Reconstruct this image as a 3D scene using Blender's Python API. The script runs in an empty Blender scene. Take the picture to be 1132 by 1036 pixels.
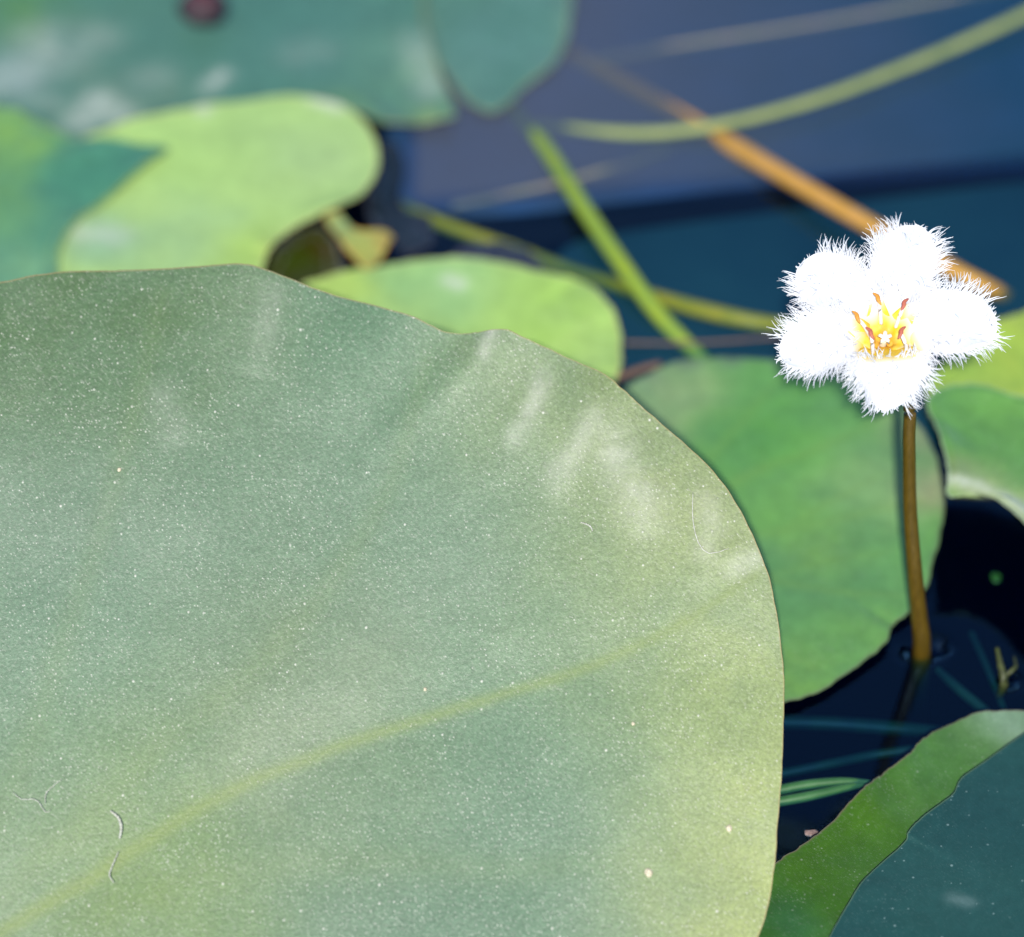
import bpy, math, random
import numpy as np
from mathutils import Vector

random.seed(7); rng = np.random.default_rng(7)
sc = bpy.context.scene
COL = sc.collection

# ------------------------------------------------------------------ camera
PITCH = math.radians(45)
DIST, SCL = 0.527, 9800.0              # metres from lens to stem foot, photo pixels per metre at 0.5 m
LENS = 36.0 * 0.5 / (1132 / SCL)
FPX = 1132 * LENS / 36.0
FWD = np.array([0, math.cos(PITCH), -math.sin(PITCH)])
UP = np.array([0, math.sin(PITCH), math.cos(PITCH)])
RT = np.array([1.0, 0, 0])
def ray(px, py):
    return FWD + RT * (px - 566) / FPX + UP * (518 - py) / FPX
CAM = -ray(1018, 716) * DIST
def P(px, py, z=0.0, tilt=0.0):
    """point of the (possibly tilted) level surface z = z0 + tilt*y met by that line of sight"""
    d = ray(px, py)
    t = (z + tilt * CAM[1] - CAM[2]) / (d[2] - tilt * d[1])
    return CAM + d * t
cam_d = bpy.data.cameras.new('camera'); cam = bpy.data.objects.new('camera', cam_d); COL.objects.link(cam)
cam.location = CAM; cam.rotation_euler = (math.pi / 2 - PITCH, 0, 0)
cam_d.lens = LENS; cam_d.sensor_width = 36; cam_d.clip_start = 0.01; cam_d.clip_end = 500
cam_d.dof.use_dof = True; cam_d.dof.focus_distance = 0.5015
cam_d.dof.aperture_fstop = LENS / 14.5
cam_d.dof.aperture_blades = 0
sc.camera = cam

# ------------------------------------------------------------------ light
S = Vector((-0.082, -1.0, 1.0)).normalized()
sun = bpy.data.lights.new('sun', 'SUN'); so = bpy.data.objects.new('sun', sun); COL.objects.link(so)
sun.energy = 3.9; sun.angle = math.radians(0.53); sun.color = (1, 0.955, 0.88)
so.rotation_euler = S.to_track_quat('Z', 'Y').to_euler(); so.location = S * 2
w = bpy.data.worlds.new('World'); sc.world = w; w.use_nodes = True
nt = w.node_tree; sky = nt.nodes.new('ShaderNodeTexSky'); sky.sky_type = 'NISHITA'; sky.sun_disc = False
sky.sun_elevation = math.asin(S.z); sky.sun_rotation = math.atan2(S.x, S.y)
sky.dust_density = .2; sky.ozone_density = 3.0
nt.links.new(sky.outputs[0], nt.nodes['Background'].inputs[0]); nt.nodes['Background'].inputs[1].default_value = 0.13
sc.view_settings.view_transform = 'Standard'; sc.view_settings.look = 'None'
sc.view_settings.exposure = 0.62; sc.view_settings.gamma = 1

# ------------------------------------------------------------------ helpers
def srgb(r, g, b, k=1.0):
    f = lambda c: (c / 255 / 12.92 if c / 255 <= .04045 else ((c / 255 + .055) / 1.055) ** 2.4)
    return np.array([f(r) * k, f(g) * k, f(b) * k])
def vnoise(x, y, seed=0):
    xi = np.floor(x).astype(np.int64); yi = np.floor(y).astype(np.int64)
    fx = x - xi; fy = y - yi; fx = fx * fx * (3 - 2 * fx); fy = fy * fy * (3 - 2 * fy)
    def h(a, b):
        n = (a * 374761393 + b * 668265263 + seed * 1442695041) & 0xffffffff
        n = ((n ^ (n >> 13)) * 1274126177) & 0xffffffff
        return ((n ^ (n >> 16)) & 0xffff) / 65535.0
    return (h(xi, yi) * (1 - fx) + h(xi + 1, yi) * fx) * (1 - fy) + (h(xi, yi + 1) * (1 - fx) + h(xi + 1, yi + 1) * fx) * fy
def fbm(x, y, seed=0, o=3):
    r = 0; a = .5
    for k in range(o):
        r = r + a * (vnoise(x * 2 ** k, y * 2 ** k, seed + k) - .5); a *= .5
    return r
def catmull(pts, n, closed=True):
    pts = np.array(pts, float); m = len(pts); out = []
    segs = m if closed else m - 1
    per = max(2, n // segs)
    for i in range(segs):
        g = lambda k: pts[k % m] if closed else pts[min(max(k, 0), m - 1)]
        p0, p1, p2, p3 = g(i - 1), g(i), g(i + 1), g(i + 2)
        for t in np.arange(per) / per:
            out.append(.5 * (2 * p1 + (p2 - p0) * t + (2 * p0 - 5 * p1 + 4 * p2 - p3) * t * t + (3 * p1 - p0 - 3 * p2 + p3) * t ** 3))
    if not closed: out.append(pts[-1])
    return np.array(out)
def mesh_obj(name, verts, faces, mat, parent=None, origin=None, attrs=None, smooth=True):
    verts = np.asarray(verts, float); o0 = np.zeros(3) if origin is None else np.asarray(origin, float)
    me = bpy.data.meshes.new(name); me.from_pydata((verts - o0).tolist(), [], [list(map(int, f)) for f in faces])
    for k, v in (attrs or {}).items():
        v = np.asarray(v, float)
        if v.ndim == 2:
            a = me.attributes.new(k, 'FLOAT_COLOR', 'POINT'); a.data.foreach_set('color', np.c_[v, np.ones(len(v))].ravel())
        else:
            a = me.attributes.new(k, 'FLOAT', 'POINT'); a.data.foreach_set('value', v)
    if smooth: me.polygons.foreach_set('use_smooth', [True] * len(me.polygons))
    me.materials.append(mat); me.update()
    o = bpy.data.objects.new(name, me); COL.objects.link(o)
    if parent is not None:
        o.parent = parent; o.location = Vector(o0) - parent.location
    else: o.location = o0
    return o
def tag(o, label=None, cat=None, group=None, kind=None):
    for k, v in (('label', label), ('category', cat), ('group', group), ('kind', kind)):
        if v: o[k] = v
    return o
def empty(name, loc, *a, **k):
    o = bpy.data.objects.new(name, None); o.empty_display_size = .005; COL.objects.link(o); o.location = loc
    return tag(o, *a, **k)

# ------------------------------------------------------------------ materials
def new_mat(name):
    m = bpy.data.materials.new(name); m.use_nodes = True; n = m.node_tree
    return m, n, n.nodes, n.links, n.nodes['Principled BSDF']
def node(n, t, **k):
    x = n.nodes.new(t)
    for a, b in k.items(): setattr(x, a, b)
    return x
def mapr(n, src, a, b, c=0.0, d=1.0):
    m = node(n, 'ShaderNodeMapRange'); n.links.new(src, m.inputs[0])
    for i, v in enumerate((a, b, c, d)): m.inputs[i + 1].default_value = v
    return m.outputs[0]
def mixc(n, fac, a, b, mode='MIX'):
    m = node(n, 'ShaderNodeMix', data_type='RGBA', blend_type=mode)
    for s, v in ((0, fac), (6, a), (7, b)):
        if hasattr(v, 'is_linked'): n.links.new(v, m.inputs[s])
        elif s == 0: m.inputs[s].default_value = v
        else: m.inputs[s].default_value = (*v[:3], 1)
    return m.outputs[2]
def math_(n, op, a, b):
    m = node(n, 'ShaderNodeMath', operation=op)
    for i, v in enumerate((a, b)):
        if hasattr(v, 'is_linked'): n.links.new(v, m.inputs[i])
        else: m.inputs[i].default_value = v
    return m.outputs[0]
def mm_coords(n, scale=(1000, 1000, 1000), rot=0.0):
    tc = node(n, 'ShaderNodeTexCoord'); mp = node(n, 'ShaderNodeMapping')
    n.links.new(tc.outputs['Object'], mp.inputs[0]); mp.inputs['Scale'].default_value = scale
    mp.inputs['Rotation'].default_value = (0, 0, rot)
    return mp.outputs[0]
def noise(n, vec, s, detail=3, rough=.5, dist=0.0):
    t = node(n, 'ShaderNodeTexNoise'); n.links.new(vec, t.inputs['Vector'])
    t.inputs['Scale'].default_value = s; t.inputs['Detail'].default_value = detail
    t.inputs['Roughness'].default_value = rough; t.inputs['Distortion'].default_value = dist
    return t.outputs[0]

def leaf_mat(name, second, rimc, veinc, grain=.5, dots=.5, trans=.2, rough=.45, spec=.35, mott=.5, bump=.3, sheen=.0, under=(.05, .02, .02), white=(.62, .64, .56)):
    m, n, N, L, b = new_mat(name)
    v = mm_coords(n)
    at = node(n, 'ShaderNodeAttribute', attribute_name='Col'); rim = node(n, 'ShaderNodeAttribute', attribute_name='rim')
    vein = node(n, 'ShaderNodeAttribute', attribute_name='vein'); blm = node(n, 'ShaderNodeAttribute', attribute_name='sheen_blotch')
    c = at.outputs['Color']
    big = mapr(n, noise(n, v, .11, 4, .55, .4), .36, .66)
    c = mixc(n, math_(n, 'MULTIPLY', big, mott), c, second)
    mid = mapr(n, noise(n, v, .55, 5, .6), .3, .7, 1 - .22 * mott, 1 + .22 * mott)
    gr = noise(n, v, 2.6, 3, .65)
    grv = mapr(n, gr, .3, .7, 1 - .42 * grain, 1 + .42 * grain)
    mul = math_(n, 'MULTIPLY', mid, grv)
    cmb = node(n, 'ShaderNodeCombineColor')
    for i in range(3): L.new(mul, cmb.inputs[i])
    c = mixc(n, 1.0, c, cmb.outputs[0], 'MULTIPLY')
    # short brushed flecks of wax, all leaning one way
    v1 = mm_coords(n, (1000, 1000, 1000), math.radians(42)); mp2 = node(n, 'ShaderNodeMapping'); L.new(v1, mp2.inputs[0])
    mp2.inputs['Scale'].default_value = (1.7, 4.2, 1); v2 = mp2.outputs[0]
    fl = mapr(n, noise(n, v2, 1.0, 2, .5), .56, .74)
    c = mixc(n, math_(n, 'MULTIPLY', fl, .32 * grain), c, white)
    vs = node(n, 'ShaderNodeTexVoronoi'); mp3 = node(n, 'ShaderNodeMapping'); L.new(v1, mp3.inputs[0]); mp3.inputs['Scale'].default_value = (.75, 1.25, 1)
    L.new(mp3.outputs[0], vs.inputs['Vector']); vs.inputs['Scale'].default_value = 2.7
    se2 = node(n, 'ShaderNodeSeparateColor'); L.new(vs.outputs['Color'], se2.inputs[0])
    fs = math_(n, 'MULTIPLY', mapr(n, vs.outputs['Distance'], .34, .12), mapr(n, se2.outputs[2], .25, 1, 0, 1))
    fs = math_(n, 'MULTIPLY', fs, mapr(n, noise(n, v, .13, 4), .36, .62, .12, 1))
    c = mixc(n, math_(n, 'MULTIPLY', fs, 1.25 * grain), c, white)
    # mineral specks
    vo = node(n, 'ShaderNodeTexVoronoi'); L.new(v, vo.inputs['Vector']); vo.inputs['Scale'].default_value = 1.15
    sep = node(n, 'ShaderNodeSeparateColor'); L.new(vo.outputs['Color'], sep.inputs[0])
    rad = mapr(n, sep.outputs[0], .35, 1, .0, .24)
    dt = node(n, 'ShaderNodeMapRange'); L.new(vo.outputs['Distance'], dt.inputs[0]); L.new(rad, dt.inputs[1])
    L.new(math_(n, 'MULTIPLY', rad, .45), dt.inputs[2]); dt.inputs[3].default_value = 0; dt.inputs[4].default_value = 1
    dd = math_(n, 'MULTIPLY', dt.outputs[0], math_(n, 'MULTIPLY', sep.outputs[1], dots * 1.1))
    c = mixc(n, dd, c, white)
    c = mixc(n, math_(n, 'MULTIPLY', vein.outputs['Fac'], mapr(n, gr, .3, .7, .6, 1.0)), c, veinc)
    bl = math_(n, 'MULTIPLY', blm.outputs['Fac'], mapr(n, noise(n, v, .5, 3, .6), .3, .7, .35, 1))
    c = mixc(n, bl, c, white)
    c = mixc(n, rim.outputs['Fac'], c, rimc)
    geo = node(n, 'ShaderNodeNewGeometry')
    col = mixc(n, mapr(n, rim.outputs['Fac'], 0, 1), c, rimc)
    und = node(n, 'ShaderNodeAttribute', attribute_name='under')
    col = mixc(n, und.outputs['Fac'], c, under)
    L.new(col, b.inputs['Base Color'])
    b.inputs['Roughness'].default_value = rough; b.inputs['Specular IOR Level'].default_value = spec
    if sheen:
        b.inputs['Sheen Weight'].default_value = sheen; b.inputs['Sheen Roughness'].default_value = .35
        b.inputs['Sheen Tint'].default_value = (.9, .95, 1, 1)
    bp = node(n, 'ShaderNodeBump'); bp.inputs['Strength'].default_value = bump; bp.inputs['Distance'].default_value = .00012
    hh = math_(n, 'ADD', math_(n, 'ADD', gr, math_(n, 'MULTIPLY', fs, .5)), math_(n, 'MULTIPLY', dt.outputs[0], .8)); L.new(hh, bp.inputs['Height']); L.new(bp.outputs[0], b.inputs['Normal'])
    tr = node(n, 'ShaderNodeBsdfTranslucent'); L.new(mixc(n, 1.0, col, (1.0, 1.05, .45), 'MULTIPLY'), tr.inputs[0])
    mx = node(n, 'ShaderNodeMixShader'); mx.inputs[0].default_value = trans
    L.new(b.outputs[0], mx.inputs[1]); L.new(tr.outputs[0], mx.inputs[2])
    L.new(mx.outputs[0], N['Material Output'].inputs[0])
    return m
def plain_mat(name, c1, c2=None, rough=.5, scale=1.0, trans=0.0, bump=.2, spec=.4, stretch=(1, 1, 1)):
    m, n, N, L, b = new_mat(name)
    v = mm_coords(n, tuple(1000 * s for s in stretch)); c2 = c1 if c2 is None else c2
    nz = noise(n, v, scale, 4, .6)
    col = mixc(n, mapr(n, nz, .32, .68), c1, c2); L.new(col, b.inputs['Base Color'])
    b.inputs['Roughness'].default_value = rough; b.inputs['Specular IOR Level'].default_value = spec
    bp = node(n, 'ShaderNodeBump'); bp.inputs['Strength'].default_value = bump; bp.inputs['Distance'].default_value = .0002
    L.new(nz, bp.inputs['Height']); L.new(bp.outputs[0], b.inputs['Normal'])
    if trans:
        tr = node(n, 'ShaderNodeBsdfTranslucent'); L.new(col, tr.inputs[0]); mx = node(n, 'ShaderNodeMixShader'); mx.inputs[0].default_value = trans
        L.new(b.outputs[0], mx.inputs[1]); L.new(tr.outputs[0], mx.inputs[2]); L.new(mx.outputs[0], N['Material Output'].inputs[0])
    return m
def attr_mat(name, rough=.5, trans=.3, spec=.3):
    m, n, N, L, b = new_mat(name)
    at = node(n, 'ShaderNodeAttribute', attribute_name='Col')
    nz = noise(n, mm_coords(n), 1.2, 3)
    col = mixc(n, mapr(n, nz, .3, .7, 0, .12), at.outputs['Color'], (.7, .74, .8))
    L.new(col, b.inputs['Base Color']); b.inputs['Roughness'].default_value = rough; b.inputs['Specular IOR Level'].default_value = spec
    tr = node(n, 'ShaderNodeBsdfTranslucent'); L.new(at.outputs['Color'], tr.inputs[0]); mx = node(n, 'ShaderNodeMixShader'); mx.inputs[0].default_value = trans
    L.new(b.outputs[0], mx.inputs[1]); L.new(tr.outputs[0], mx.inputs[2]); L.new(mx.outputs[0], N['Material Output'].inputs[0])
    return m

# ------------------------------------------------------------------ leaf blades
def seg_dist(x, y, poly):
    best = np.full(x.shape, 9e9); tt = np.zeros(x.shape); n = len(poly) - 1
    for i in range(n):
        ax, ay = poly[i][:2]; bx, by = poly[i + 1][:2]; dx, dy = bx - ax, by - ay
        t = np.clip(((x - ax) * dx + (y - ay) * dy) / (dx * dx + dy * dy + 1e-20), 0, 1)
        d = np.hypot(x - ax - t * dx, y - ay - t * dy); k = d < best
        best = np.where(k, d, best); tt = np.where(k, (i + t) / n, tt)
    return best, tt
def blade(name, outline, centre, z, mat, base, blobs=(), tilt=0.0, veins=(), sheen_blotches=(), n=300, nr=50, thick=.0005,
          wave=.0006, seed=1, edge=.0003, lip=0.0, edge_wave=.0005, zf=None, ridges=(), parent=None, jag=.00008):
    """outline: points of the leaf margin; the blade is a real sheet with thickness lying at its own height"""
    Q = lambda p, zz=0: P(p[0], p[1], z, tilt)
    out = catmull([Q(p)[:2] for p in outline], n); n = len(out)
    c = Q(centre)[:2]
    ang = np.arange(n) / n * 40
    d = out - c; R = np.hypot(d[:, 0], d[:, 1]); d = d / R[:, None]
    R = R + jag * (fbm(ang * 2.2, ang * 0 + seed, seed) * 6)
    dist_in = np.array([0, .25, .5, 1.0, 2.0]) * edge          # rings hugging the margin
    ts = np.linspace(0, 1, nr)[:-1]
    rows = []
    for t in ts: rows.append(c + d * ((R - dist_in[-1]) * t)[:, None])
    for e in dist_in[::-1]: rows.append(c + d * (R - e)[:, None])
    rr = [np.full(n, t) for t in ts] + [1 - e / R for e in dist_in[::-1]]
    ee = [(1 - t) * R for t in ts] + [np.full(n, e) for e in dist_in[::-1]]
    X = np.array(rows)[..., 0]; Y = np.array(rows)[..., 1]; T = np.array(rr); E = np.array(ee); A = np.broadcast_to(ang, X.shape)
    Z = z + tilt * Y + wave * 2.2 * (fbm(X / .012, Y / .012, seed) + .25)
    Z = Z + edge_wave * 2 * T ** 6 * (vnoise(A * .55, A * 0 + 3, seed + 9) - .35) + lip * T ** 10
    for poly, wd, amp in ridges:
        pl = [P(a[0], a[1], z, tilt) for a in poly]; dd, tt = seg_dist(X, Y, pl)
        Z = Z + amp * .55 * np.exp(-(dd / (wd * 1.35)) ** 2) * np.sin(np.pi * np.clip(tt, .02, .98)) ** .6
    if zf is not None: Z = Z + zf(X, Y, T)
    C = np.broadcast_to(np.array(base), X.shape + (3,)).copy(); Wt = np.ones(X.shape) * .35
    C *= Wt[..., None]
    wx = fbm(X / .006, Y / .006, seed + 31) * .004; wy = fbm(X / .006 + 50, Y / .006, seed + 37) * .004
    for (bx, by, r, col) in blobs:
        q = Q((bx, by)); wgt = np.exp(-(((X + wx - q[0]) ** 2 + (Y + wy - q[1]) ** 2) / (r / SCL) ** 2))
        C += wgt[..., None] * np.array(col); Wt = Wt + wgt
    C /= Wt[..., None]
    rim = .8 * np.clip(1 - E / (edge * .7), 0, 1)
    V = np.zeros(X.shape)
    for poly, wd, s in veins:
        pl = catmull([P(a[0], a[1], z, tilt) for a in poly], 24, False); dd, tt = seg_dist(X + wx * .15, Y + wy * .15, pl)
        ww = wd * (1 - .55 * tt); V = np.maximum(V, s * (1 - .35 * tt) * np.exp(-(dd / ww) ** 2))
    Bm = np.zeros(X.shape)
    for poly, wd, s in sheen_blotches:  # pale streaks: painted highlights and sheen, plus plain blotches
        pl = [P(a[0], a[1], z, tilt) for a in poly]; dd, tt = seg_dist(X + wx * .2, Y + wy * .2, pl)
        Bm = np.maximum(Bm, s * np.exp(-(dd / wd) ** 2))
    nR = X.shape[0]; M = nR * n
    top = np.stack([X, Y, Z], -1).reshape(-1, 3)
    th = thick * np.clip(.35 + E / .001, .35, 1)
    bot = np.stack([X, Y, Z - th], -1).reshape(-1, 3)
    verts = np.r_[top, bot]
    f = []
    for i in range(nR - 1):
        a = i * n; b2 = a + n
        for j in range(n):
            k = (j + 1) % n
            if i == 0: f.append((a, b2 + j, b2 + k)); f.append((M + a, M + b2 + k, M + b2 + j))
            else: f.append((a + j, b2 + j, b2 + k, a + k)); f.append((M + a + j, M + a + k, M + b2 + k, M + b2 + j))
    a = (nR - 1) * n
    for j in range(n):
        k = (j + 1) % n; f.append((a + j, M + a + j, M + a + k, a + k))
    two = lambda q: np.r_[q.reshape(-1), q.reshape(-1)]
    und = np.r_[np.zeros(M), np.ones(M)]; und[-n:] = .3
    attrs = {'Col': np.r_[C.reshape(-1, 3), C.reshape(-1, 3)], 'rim': two(rim), 'vein': two(V), 'sheen_blotch': two(Bm), 'under': und}
    org = np.array([c[0], c[1], z + tilt * c[1]])
    return mesh_obj(name, verts, f, mat, parent, org, attrs)
def tube_geo(pts, rad, sides=12, cap=True):
    pts = np.array(pts, float); m = len(pts); rad = np.broadcast_to(rad, m)
    V = []; F = []; ref = np.array([0, 0, 1.0]); 
    for i in range(m):
        t = pts[min(i + 1, m - 1)] - pts[max(i - 1, 0)]; t /= np.linalg.norm(t) + 1e-12
        a = np.cross(t, ref if abs(t @ ref) < .95 else np.array([0, 1.0, 0])); a /= np.linalg.norm(a); b = np.cross(t, a)
        for s in range(sides):
            q = 2 * math.pi * s / sides; V.append(pts[i] + rad[i] * (a * math.cos(q) + b * math.sin(q)))
    for i in range(m - 1):
        for s in range(sides):
            k = (s + 1) % sides; F.append((i * sides + s, i * sides + k, (i + 1) * sides + k, (i + 1) * sides + s))
    if cap: F.append(tuple(range(sides))[::-1]); F.append(tuple((m - 1) * sides + s for s in range(sides)))
    return V, F
def tube(name, pts, rad, mat, parent=None, n=40, sides=12):
    """pts: (px, py, z, radius)"""
    w3 = catmull([list(P(p[0], p[1], p[2])) + [p[3]] for p in pts], n, False)
    V, F = tube_geo(w3[:, :3], w3[:, 3], sides)
    return mesh_obj(name, V, F, mat, parent, None if parent is not None and parent.type == 'EMPTY' and False else w3[0, :3])

# ------------------------------------------------------------------ water and bed
def axis(lo, hi, spots, fine=.00018, span=.006):
    a = set(np.round(np.linspace(lo, hi, 24), 6))
    for s in spots: a |= set(np.round(np.arange(s - span, s + span, fine), 6))
    for s in spots: a |= set(np.round(np.linspace(s - .03, s + .03, 60), 6))
    return np.array(sorted(a))
twig = P(1116, 752, 0)
dips = [((-.0001, .0001), .0019, -.0013), ((.0024, .0003), .0010, -.0011), ((twig[0], twig[1]), .0011, -.0008)]
xs = axis(-1.5, 1.5, [0, twig[0]]); ys = axis(-1.2, 2.0, [0, twig[1]])
GX, GY = np.meshgrid(xs, ys)
GZ = np.zeros(GX.shape)
for (cx, cy), r, a in dips: GZ += a * np.exp(-(((GX - cx) ** 2 + (GY - cy) ** 2) / r ** 2))
nx, ny = len(xs), len(ys)
V = np.stack([GX, GY, GZ], -1).reshape(-1, 3); F = [(j * nx + i, j * nx + i + 1, (j + 1) * nx + i + 1, (j + 1) * nx + i) for j in range(ny - 1) for i in range(nx - 1)]
# closed below so that the water is a body with colour of its own
base_i = len(V); bt = V.copy(); bt[:, 2] = -.0995; 
ring = [i for i in range(nx)] + [j * nx + nx - 1 for j in range(1, ny)] + [(ny - 1) * nx + i for i in range(nx - 2, -1, -1)] + [j * nx for j in range(ny - 2, 0, -1)]
V = np.r_[V, bt[ring]]; m = len(ring)
for k in range(m): F.append((ring[(k + 1) % m], ring[k], base_i + k, base_i + (k + 1) % m))
F.append(tuple(base_i + k for k in range(m))[::-1])
wm, n, N, L, b = new_mat('pond_water'); N.remove(b)
vv = mm_coords(n)
bp = node(n, 'ShaderNodeBump'); bp.inputs['Strength'].default_value = .05; bp.inputs['Distance'].default_value = .0006
L.new(noise(n, vv, .09, 2), bp.inputs['Height'])
gl = node(n, 'ShaderNodeBsdfGlossy'); gl.inputs['Roughness'].default_value = 0.0; gl.inputs['Color'].default_value = (.38, .70, 1, 1); L.new(bp.outputs[0], gl.inputs['Normal'])
df = node(n, 'ShaderNodeBsdfDiffuse'); L.new(mixc(n, mapr(n, noise(n, vv, .03, 3), .3, .7), (.001, .010, .11), (.002, .018, .10)), df.inputs[0])  # navy in front stands in for part of the reflected sky
la, lb = P(440, 226, 0), P(1132, 180, 0); dx_, dy_ = lb[0] - la[0], lb[1] - la[1]; ll = math.hypot(dx_, dy_)
sx_ = node(n, 'ShaderNodeSeparateXYZ'); L.new(vv, sx_.inputs[0])          # distance behind the ledge edge, mm
across = math_(n, 'ADD', math_(n, 'MULTIPLY', sx_.outputs[0], -dy_ / ll), math_(n, 'MULTIPLY', sx_.outputs[1], dx_ / ll))
off_ = (-dy_ / ll * la[0] + dx_ / ll * la[1]) * 1000
over = math_(n, 'MULTIPLY', mapr(n, across, off_ - 3.0, off_ + 2.0), mapr(n, sx_.outputs[0], la[0] * 1000 + 0, la[0] * 1000 + 3))
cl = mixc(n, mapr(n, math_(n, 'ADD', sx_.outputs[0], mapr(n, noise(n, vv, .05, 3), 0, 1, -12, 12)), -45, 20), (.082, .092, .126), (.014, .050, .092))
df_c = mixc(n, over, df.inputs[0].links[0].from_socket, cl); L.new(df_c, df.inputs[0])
murk_and_sky = math_(n, 'ADD', math_(n, 'MULTIPLY', over, .52), .028)
tp = node(n, 'ShaderNodeBsdfTransparent'); tp.inputs[0].default_value = (.80, .90, .97, 1)
m1 = node(n, 'ShaderNodeMixShader'); L.new(murk_and_sky, m1.inputs[0]); L.new(tp.outputs[0], m1.inputs[1]); L.new(df.outputs[0], m1.inputs[2])
fr = node(n, 'ShaderNodeFresnel'); fr.inputs[0].default_value = 1.5; L.new(bp.outputs[0], fr.inputs['Normal'])
m2 = node(n, 'ShaderNodeMixShader'); gb = node(n, 'ShaderNodeNewGeometry'); L.new(math_(n, 'MULTIPLY', fr.outputs[0], math_(n, 'SUBTRACT', 1.0, gb.outputs['Backfacing'])), m2.inputs[0]); L.new(m1.outputs[0], m2.inputs[1]); L.new(gl.outputs[0], m2.inputs[2])
L.new(m2.outputs[0], N['Material Output'].inputs['Surface'])
va = node(n, 'ShaderNodeVolumeAbsorption'); va.inputs[0].default_value = (.25, .62, .75, 1); va.inputs[1].default_value = 380
L.new(va.outputs[0], N['Material Output'].inputs['Volume'])
tag(mesh_obj('water', V, F, wm), 'dark still pond water between the floating leaves', 'water', kind='structure')

bm_ = plain_mat('silt', (.012, .014, .010), (.03, .03, .02), .9, .05)
g = np.array([[-60, -60, 0], [60, -60, 0], [60, 60, 0], [-60, 60, 0.]]) + [0, 0, -.1]
tag(mesh_obj('pond_bed', g, [(0, 1, 2, 3)], bm_, smooth=False), 'dark silty bed of the pond', 'ground', kind='structure')

# ------------------------------------------------------------------ sunken ledge (blue grey slab under water at the back)
lm, n, N, L, b = new_mat('ledge_paint')
vv = mm_coords(n)
lx = node(n, 'ShaderNodeSeparateXYZ'); L.new(vv, lx.inputs[0])
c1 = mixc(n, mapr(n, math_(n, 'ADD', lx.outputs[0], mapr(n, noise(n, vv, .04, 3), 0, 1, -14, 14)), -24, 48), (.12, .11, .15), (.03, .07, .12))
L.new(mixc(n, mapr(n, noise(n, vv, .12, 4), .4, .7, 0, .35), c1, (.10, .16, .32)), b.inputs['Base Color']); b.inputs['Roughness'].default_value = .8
def slab(name, outline, z, depth, mat, parent, origin, bev=.0015):
    pts = catmull([P(a[0], a[1], z)[:2] for a in outline], 160); n_ = len(pts); c = pts.mean(0); V = []; F = []
    prof = [(bev, 0), (bev * .3, -bev * .3), (0, -bev), (0, -depth)]
    for off, dz in prof:
        dd = c - pts; dd /= np.linalg.norm(dd, axis=1)[:, None]
        for p, q in zip(pts, dd): V.append((p[0] + q[0] * off, p[1] + q[1] * off, z + dz))
    for r in range(len(prof) - 1):
        for j in range(n_):
            k = (j + 1) % n_; F.append((r * n_ + j, (r + 1) * n_ + j, (r + 1) * n_ + k, r * n_ + k))
    F.append(tuple(range(n_))); F.append(tuple((len(prof) - 1) * n_ + j for j in range(n_))[::-1])
    return mesh_obj(name, V, F, mat, parent, origin)
led = empty('sunken_ledge', P(800, 0, -.09), 'blue grey slab just under the water behind the flower, with a dark strip for the shaded gap under its lip', 'ledge')
ledge_out = [(440, 236), (520, 246), (700, 226), (900, 200), (1132, 172), (1400, 140), (1500, -200), (1100, -400), (500, -330), (430, 0), (424, 150)]
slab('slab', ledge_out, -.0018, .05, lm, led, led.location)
em = plain_mat('gap_shade', (.002, .002, .003), (.004, .004, .005), .9, .3, spec=.05)
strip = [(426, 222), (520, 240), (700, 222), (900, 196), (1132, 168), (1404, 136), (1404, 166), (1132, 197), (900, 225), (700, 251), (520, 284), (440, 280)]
slab('shade_strip', strip, -.0010, .03, em, led, led.location, .0006)  # dark strip stands in for the shaded gap under the slab's lip

m_st = plain_mat('teal_murk', (.022, .062, .068), (.035, .085, .082), .9, .05, spec=.1)
murk_out = [(600, 320), (620, 270), (700, 240), (800, 226), (900, 214), (1132, 187), (1420, 156), (1600, 300), (1500, 440), (1132, 470), (900, 500), (700, 500), (600, 420)]
slab('murk_slab', murk_out, -.0016, .04, m_st, led, led.location)  # added slab giving the teal of sunlit murky water
# ------------------------------------------------------------------ leaves
sage = srgb(148, 176, 146); teal = srgb(104, 150, 128); K = .62
G = lambda r, g_, b_: srgb(r, g_, b_, K)
B = lambda r, g_, b_: srgb(r * 1.02, g_ * .98, b_ * .91, .44)
pad_group = 'floating leaves of the water plants'

# the large raised leaf in the foreground
TL = .58
m_big = leaf_mat('waxy_sage_leaf', B(112, 152, 126), srgb(206, 176, 120, .5), B(158, 184, 104), grain=.52, dots=.7, trans=.05, rough=.45, spec=.4, mott=.28, bump=.45, sheen=.06, white=(.54, .52, .44))
big_out = [(0, 313), (62, 300), (150, 296), (250, 297), (290, 301), (345, 318), (400, 335), (450, 352), (485, 364), (520, 368), (552, 368),
           (580, 376), (625, 392), (662, 412), (690, 436), (718, 460), (765, 500), (800, 540), (828, 588), (850, 640), (862, 700), (867, 760),
           (865, 830), (861, 900), (855, 970), (838, 1036), (780, 1130), (640, 1240), (430, 1320), (200, 1345), (-60, 1330), (-330, 1250), (-560, 1080),
           (-690, 860), (-660, 640), (-520, 470), (-320, 370), (-120, 332)]
Z0 = .0430 - TL * P(300, 300, .0430)[1]
zt = Z0
big = empty('raised_leaf', P(-40, 1010, Z0, TL) * np.array([1, 1, 0]) + np.array([0, 0, -.06]),
            'huge sage green waxy leaf tilted up across the lower left foreground', 'leaf', pad_group)
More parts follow.
